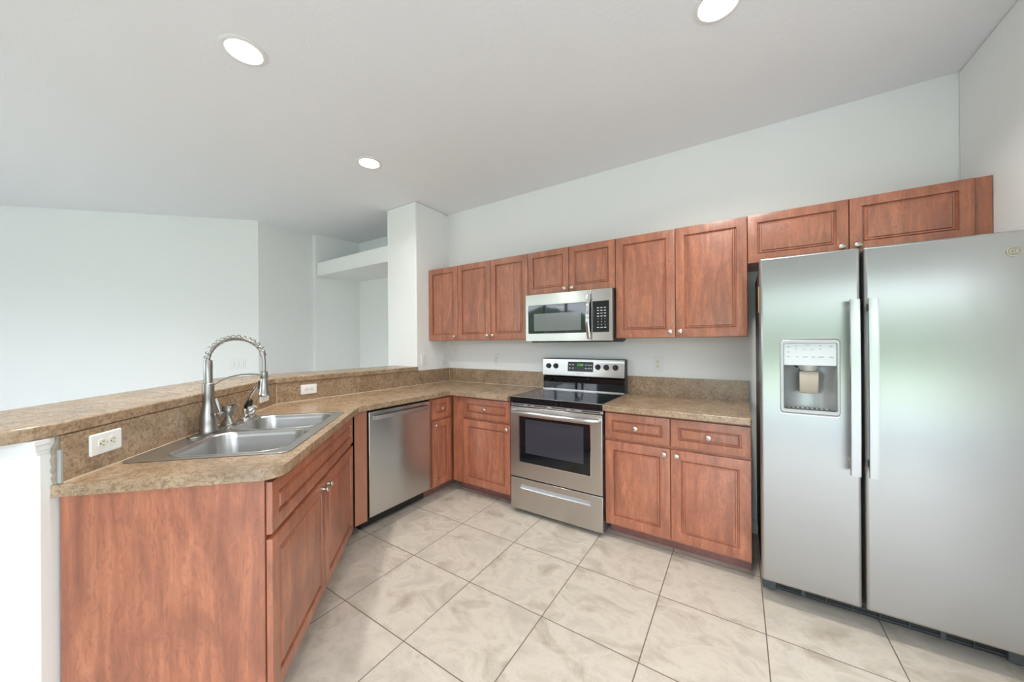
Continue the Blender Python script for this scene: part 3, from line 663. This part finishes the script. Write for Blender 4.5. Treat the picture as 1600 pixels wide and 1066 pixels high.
for i in range(13):
    q = i / 12; z = 0.020 + 0.345 * q; y = MF - 0.012 - 0.036 * math.sin(PI * q)
    hh.append([(0.560, y + 0.006, z), (0.560, y - 0.004, z), (0.566, y - 0.008, z), (0.584, y - 0.008, z), (0.590, y - 0.004, z), (0.590, y + 0.006, z)])
hh = [[(p[0], MF + 0.001 if j in (0, 5) else MF - 0.004, p[2]) for j, p in enumerate(hh[0])]] + hh + [[(p[0], MF + 0.001 if j in (0, 5) else MF - 0.004, p[2]) for j, p in enumerate(hh[-1])]]
obj('handle', MB().loft(hh), M_CHROME, mdr, 0.0015)
obj('underside', MB().box(0.05, MW_ - 0.012, MF + 0.02, -0.03, -0.006, 0.006), M_BLACK, mw)

# ------------------------------------------------------------------ refrigerator
FX0, FW, FF = 2.897, 0.912, -0.752
fg = thing('refrigerator', 'stainless side-by-side refrigerator with dispenser against the right wall', 'refrigerator', (FX0, 0, 0), 0)
obj('cabinet', MB().box(0.006, FW - 0.006, FF + 0.085, -0.03, 0.108, 1.752), M_DARK, fg, 0.006)
def door_prof(x0, x1):          # plan outline with gently bowed front, x along width
    pts = [(x1, FF + 0.075), (x0, FF + 0.075), (x0, FF + 0.024)]
    n = 12
    for i in range(n + 1):
        q = i / n; x = x0 + 0.014 + (x1 - x0 - 0.028) * q
        pts.append((x, FF + 0.008 * (1 - math.sin(PI * (0.08 + 0.84 * q))) + 0.0))
    pts.append((x1, FF + 0.024)); return pts
FZ0, FZ1 = 0.108, 1.770
fx1 = 0.377; rx0 = 0.389
NZ0, NZ1, NX0, NX1 = 0.992, 1.344, 0.085, 0.303
# freezer door: front skin with an opening for the dispenser
fd = obj('freezer_door', MB().holed([(0.0, FZ0), (fx1, FZ0), (fx1, FZ1), (0.0, FZ1)], [rrect(NX0, NX1, NZ0, NZ1, 0.012, 4)], FF, FF + 0.075, 'y'), M_STEEL, fg, 0.012, seg=4)
rd = obj('fridge_door', MB().prism([(rx0, FZ0), (FW, FZ0), (FW, FZ1), (rx0, FZ1)], FF, FF + 0.075, 'y'), M_STEEL, fg, 0.012, seg=4)
obj('gasket', MB().box(0.012, FW - 0.012, FF + 0.075, FF + 0.086, 0.12, 1.755), M_BLACK, fg)
for (nm, par, x0, x1) in (('handle', fd, 0.330, 0.366), ('handle', rd, 0.390, 0.426)):
    hmb = MB()
    loops = []
    for i in range(15):
        q = i / 14; z = 0.730 + 0.800 * q; y = FF - 0.050 - 0.006 * math.sin(PI * q)
        loops.append([(x0 + 0.003, y + 0.008, z), (x0, y + 0.003, z), (x0 + 0.002, y - 0.005, z), ((x0 + x1) / 2, y - 0.0075, z), (x1 - 0.002, y - 0.005, z), (x1, y + 0.003, z), (x1 - 0.003, y + 0.008, z)])
    hmb.loft(loops)
    ho_ = obj(nm, hmb, M_BAR, par)
    for z in (0.765, 1.475):
        obj('handle_mount', MB().box(x0 + 0.006, x1 - 0.010, FF - 0.046, FF + 0.002, z, z + 0.035), M_BAR, ho_, 0.003)
# dispenser
M_BEZEL = plain('bezel_silver', (0.42, 0.43, 0.43), 0.38, 0.6)
dp = obj('dispenser_bezel', MB().holed(rrect(NX0 - 0.004, NX1 + 0.004, NZ0 - 0.006, NZ1 + 0.004, 0.016, 5), [rrect(NX0 + 0.012, NX1 - 0.008, NZ0 + 0.012, NZ1 - 0.014, 0.006, 3)], FF - 0.004, FF + 0.03, 'y'), M_BEZEL, fd, 0.003)
obj('control_face', MB().box(NX0 + 0.011, NX1 - 0.008, FF + 0.004, FF + 0.02, 1.222, NZ1 - 0.013), M_PANEL, dp, 0.001)
for (x, z, w_, h_) in ((0.115, 1.313, .010, .004), (0.115, 1.288, .010, .004), (0.115, 1.265, .010, .004), (0.145, 1.318, .005, .004), (0.145, 1.302, .005, .004), (0.190, 1.322, .018, .002), (0.237, 1.318, .007, .004), (0.237, 1.302, .007, .004),
                       (0.275, 1.316, .012, .004), (0.150, 1.264, .008, .003), (0.180, 1.264, .018, .003), (0.210, 1.264, .014, .003), (0.240, 1.264, .018, .004), (0.277, 1.264, .014, .004), (0.178, 1.300, .012, .002), (0.205, 1.300, .014, .002)):
    obj('panel_marking', MB().box(x - w_ / 2, x + w_ / 2, FF + 0.0032, FF + 0.0042, z - h_ / 2, z + h_ / 2), M_GREYMARK, dp)
cv = MB(); n = 14; loops = []
for z in (NZ0 + 0.010, 1.222):
    loops.append([(NX0 + 0.011 + (NX1 - NX0 - 0.019) * i / n, FF + 0.006 + 0.058 * math.sin(PI * i / n) ** 0.6, z) for i in range(n + 1)])
k = n + 1
cv.add([p for l in loops for p in l], [(i, i + 1, k + i + 1, k + i) for i in range(n)])
obj('recess', cv, plain('recess_grey', (0.40, 0.42, 0.42), 0.38, 0.7), dp)
obj('recess_top', MB().prism([(p[0], p[1]) for p in loops[1]] , 1.221, 1.224), M_DARK, dp)
tray = MB().prism([(p[0], p[1]) for p in loops[0]], NZ0 + 0.008, NZ0 + 0.016)
ty = obj('drip_tray', tray, M_DARK, dp)
gr = MB()
for i in range(9): gr.box(NX0 + 0.03 + i * 0.018, NX0 + 0.036 + i * 0.018, FF + 0.02, FF + 0.055, NZ0 + 0.0155, NZ0 + 0.0185)
obj('tray_grille', gr, M_BEAD, ty)
ncx = (NX0 + NX1) / 2 + 0.002
obj('chute', MB().lathe([(0, 0.0), (0.028, 0.0), (0.034, 0.012), (0.040, 0.028), (0, 0.028)], (ncx, FF + 0.040, 1.194), (0, 0, 1), 20), M_BEAD, dp)
pd = MB().loft([[(ncx - w_, y, z), (ncx + w_, y, z), (ncx + w_, y + 0.012, z), (ncx - w_, y + 0.012, z)] for (w_, y, z) in ((0.034, FF + 0.026, 1.084), (0.0355, FF + 0.018, 1.10), (0.037, FF + 0.014, 1.175), (0.0365, FF + 0.022, 1.192))])
obj('paddle', pd, M_NOZZLE, dp, 0.003)
obj('water_spout', MB().tube([(NX0 + 0.055, FF + 0.03, 1.226), (NX0 + 0.059, FF + 0.026, 1.217), (NX0 + 0.069, FF + 0.024, 1.212)], 0.004, 8), M_BLACK, dp)
# badge
bx_, bz_ = 0.8125, 1.687
bg_ = obj('badge', MB().prism([(bx_ + 0.021 * math.cos(2 * PI * i / 32), bz_ + 0.021 * math.sin(2 * PI * i / 32)) for i in range(32)], FF - 0.003, FF + 0.001, 'y'), plain('badge_metal', (0.36, 0.34, 0.29), 0.35, 0.8), rd, 0.001)
obj('badge_ring', MB().holed([(bx_ + 0.0195 * math.cos(2 * PI * i / 32), bz_ + 0.0195 * math.sin(2 * PI * i / 32)) for i in range(32)], [[(bx_ + 0.0175 * math.cos(2 * PI * i / 32), bz_ + 0.0175 * math.sin(2 * PI * i / 32)) for i in range(32)]], FF - 0.0036, FF - 0.0028, 'y'), M_KNOB, bg_)
text_part('badge_monogram', 'GE', 0.021, M_KNOB, bg_, Matrix.Translation((bx_, FF - 0.0034, bz_)) @ FRONT @ Matrix.Shear('XY', 4, (0.25, 0)) if False else Matrix.Translation((bx_, FF - 0.0034, bz_)) @ FRONT, 0.0003)
# toe grille, hinges
gz = obj('toe_grille', MB().box(0.01, FW - 0.01, FF + 0.115, -0.05, 0.018, 0.107), M_BLACK, fg)
gl = MB()
for z in (0.030, 0.052, 0.074): gl.box(0.06, FW - 0.06, FF + 0.109, FF + 0.115, z, z + 0.004)
obj('grille_louver', gl, M_DARK, gz)
for i in range(9):
    x = 0.075 + (FW - 0.15) * i / 8
    obj('grille_rib', MB().box(x, x + (0.016 if i in (1, 6) else 0.003), FF + 0.106, FF + 0.116, 0.022, 0.094), M_DARK, gz)
for (x0, x1) in ((0.006, 0.085), (FW - 0.085, FW - 0.006)):
    obj('hinge', MB().box(x0, x1, FF + 0.055, FF + 0.10, 0.088, 0.106).box(x0, x0 + 0.06, FF + 0.09, FF + 0.13, 0.02, 0.088), M_DARK, fg, 0.003)
    obj('roller_foot', MB().lathe([(0, 0), (0.02, 0), (0.02, 0.012), (0.012, 0.014), (0.012, 0.03), (0, 0.03)], ((x0 + x1) / 2, FF + 0.14, 0), (0, 0, 1), 14), M_DARK, fg)
for x in (0.05, FW - 0.05):
    obj('roller_foot', MB().lathe([(0, 0), (0.02, 0), (0.02, 0.012), (0.012, 0.014), (0.012, 0.03), (0, 0.03)], (x, -0.1, 0), (0, 0, 1), 14), M_DARK, fg)
obj('paper_tag', MB().box(-0.0012, 0.0055, FF + 0.10, FF + 0.15, 1.50, 1.64), M_TAG, fg)

# ------------------------------------------------------------------ outlets and switches
def plate_thing(name, label, cat, loc, rotz, kind, flat=False, w=0.072, h=0.117, group='wall plates'):
    """local: plate in x,z facing -y"""
    t = thing(name, label, cat, loc, rotz, group)
    R = Matrix.Rotation(PI / 2, 4, 'Y') if flat else Matrix.Identity(4)
    prof = [rrect(-w / 2, w / 2, -h / 2, h / 2, 0.005, 3), rrect(-w / 2 + 0.003, w / 2 - 0.003, -h / 2 + 0.003, h / 2 - 0.003, 0.004, 3)]
    obj('plate', MB().loft([[(p[0], 0, p[1]) for p in prof[0]], [(p[0], -0.003, p[1]) for p in prof[0]], [(p[0], -0.0055, p[1]) for p in prof[1]]]).xf(R), M_WHITE, t)
    if kind == 'outlet':
        for z in (-0.0195, 0.0195):
            rc = obj('receptacle', MB().prism([(0.0165 * math.cos(q) , max(-0.0135, min(0.0135, 0.0165 * math.sin(q))) + z) for q in [2 * PI * i / 28 for i in range(28)]], -0.0075, -0.004, 'y').xf(R), M_IVORY, t)
            sl = MB().box(-0.0075, -0.0055, -0.0079, -0.006, z - 0.001, z + 0.008).box(0.0055, 0.0075, -0.0079, -0.006, z, z + 0.007)
            sl.prism([(0.0024 * math.cos(2 * PI * i / 10), z - 0.0065 + 0.0024 * math.sin(2 * PI * i / 10)) for i in range(10)], -0.0079, -0.006, 'y')
            obj('slots', sl.xf(R), M_SLOT, rc)
        obj('screw', MB().lathe([(0, 0), (0.0035, 0), (0.0028, 0.0012), (0, 0.0014)], (0, -0.0054, 0), (0, -1, 0), 10).xf(R), M_BEAD, t)
    elif kind == 'decora':
        obj('rocker_frame', MB().holed(rrect(-0.0175, 0.0175, -0.034, 0.034, 0.002, 2), [rrect(-0.0155, 0.0155, -0.032, 0.032, 0.002, 2)], -0.0066, -0.0045, 'y').xf(R), M_IVORY, t)
        obj('rocker', MB().add([(-0.015, -0.0055, -0.0315), (0.015, -0.0055, -0.0315), (0.015, -0.0075, 0), (-0.015, -0.0075, 0), (0.015, -0.0095, 0.0315), (-0.015, -0.0095, 0.0315), (-0.015, -0.004, 0.0315), (0.015, -0.004, 0.0315), (-0.015, -0.004, -0.0315), (0.015, -0.004, -0.0315)],
            [(0, 1, 2, 3), (3, 2, 4, 5), (5, 4, 7, 6), (8, 9, 1, 0), (1, 9, 7, 4, 2), (0, 3, 5, 6, 8), (6, 7, 9, 8)]).xf(R), M_WHITE, t)
    elif kind == 'triple':
        for x in (-0.046, 0.0, 0.046):
            obj('rocker_frame', MB().holed(rrect(x - 0.0175, x + 0.0175, -0.034, 0.034, 0.002, 2), [rrect(x - 0.0155, x + 0.0155, -0.032, 0.032, 0.002, 2)], -0.0066, -0.0045, 'y'), M_IVORY, t)
            obj('rocker', MB().box(x - 0.015, x + 0.015, -0.0085, -0.004, -0.0315, 0.0315), M_WHITE, t, 0.001)
    elif kind == 'toggle':
        obj('toggle', MB().box(-0.004, 0.004, -0.016, -0.004, -0.010, 0.004), M_WHITE, t, 0.001)
        for z in (-0.03, 0.03): obj('screw', MB().lathe([(0, 0), (0.003, 0), (0, 0.0014)], (0, -0.0054, z), (0, -1, 0), 10), M_BEAD, t)
    return t
OUT = 'white duplex outlets'
plate_thing('wall_outlet', 'white upright outlet on back wall left of the range', 'outlet', (0.672, 0, 1.170), 0, 'outlet', group=OUT)
plate_thing('wall_outlet', 'white upright outlet on back wall right of the range', 'outlet', (2.262, 0, 1.168), 0, 'outlet', group=OUT)
plate_thing('light_switch', 'white rocker switch on the pillar near the end of the bar top', 'switch', (0.0, -0.392, 1.176), PI / 2, 'decora', group='white switches')
plate_thing('light_switch', 'white toggle switch on the pillar deep in the corner under the cabinet', 'switch', (0.0, -0.088, 1.158), PI / 2, 'toggle', group='white switches')
plate_thing('light_switch', 'white triple rocker switch on far diagonal wall behind the faucet', 'switch', (-2.156, -1.296, 1.118), math.radians(45), 'triple', w=0.165, h=0.117, group='white switches')
plate_thing('wall_outlet', 'white sideways outlet on the straight backsplash behind the dishwasher', 'outlet', (0.0192, -1.572, 0.999), PI / 2, 'outlet', True, group=OUT)
x_, y_ = d2(1.462, T_BACK + 0.0187)
plate_thing('wall_outlet', 'white sideways outlet on diagonal backsplash half hidden behind faucet head', 'outlet', (x_, y_, 0.998), RD, 'outlet', True, group=OUT)
x_, y_ = d2(2.582, T_BACK + 0.0187)
plate_thing('wall_outlet', 'largest white sideways outlet on diagonal backsplash near the bar end', 'outlet', (x_, y_, 1.006), RD, 'outlet', True, group=OUT)

# ------------------------------------------------------------------ recessed ceiling lights
def can(label, x, y, k=1.0):
    t = thing('recessed_light', label, 'ceiling light', (x, y, H), 0, 'recessed ceiling lights')
    obj('trim_ring', MB().loft([[(r * math.cos(2 * PI * i / 48), r * math.sin(2 * PI * i / 48), z) for i in range(48)] for r, z in ((0.098, -0.0004), (0.097, -0.005), (0.090, -0.008), (0.078, -0.008), (0.074, -0.004), (0.074, -0.0004))], False, False), M_TRIMW, t)
    obj('lens', MB().lathe([(0, -0.0012), (0.074, -0.0012), (0.074, -0.003), (0, -0.0045)], (0, 0, 0), (0, 0, 1), 40), M_LENS, t)
    d = bpy.data.lights.new('bulb', 'AREA'); d.shape = 'DISK'; d.size = 0.13; d.energy = LAMP_W * k; d.spread = math.radians(140); d.color = (1.0, 0.965, 0.915)
    o = bpy.data.objects.new('bulb', d); COL.objects.link(o); o.parent = t; o.location = (0, 0, -0.012)
can('large recessed ceiling light above the sink, left of the others', 0.720, -2.222)
can('small distant recessed ceiling light nearest the white pillar', 0.280, -1.215, 0.3)
can('recessed ceiling light cut off by the top of the picture above range', 2.737, -1.185)
# unseen lamps of the same kind, added behind and beside the camera to brighten the room
can('added unseen ceiling light behind the camera in line with the range', 2.737, -3.45, 0.5)
can('added unseen ceiling light over the breakfast nook beside the added side glass door', 4.9, -3.2, 0.8)
can('added unseen ceiling light over the living room near the rear glass doors', -0.6, -4.4, 1.4)
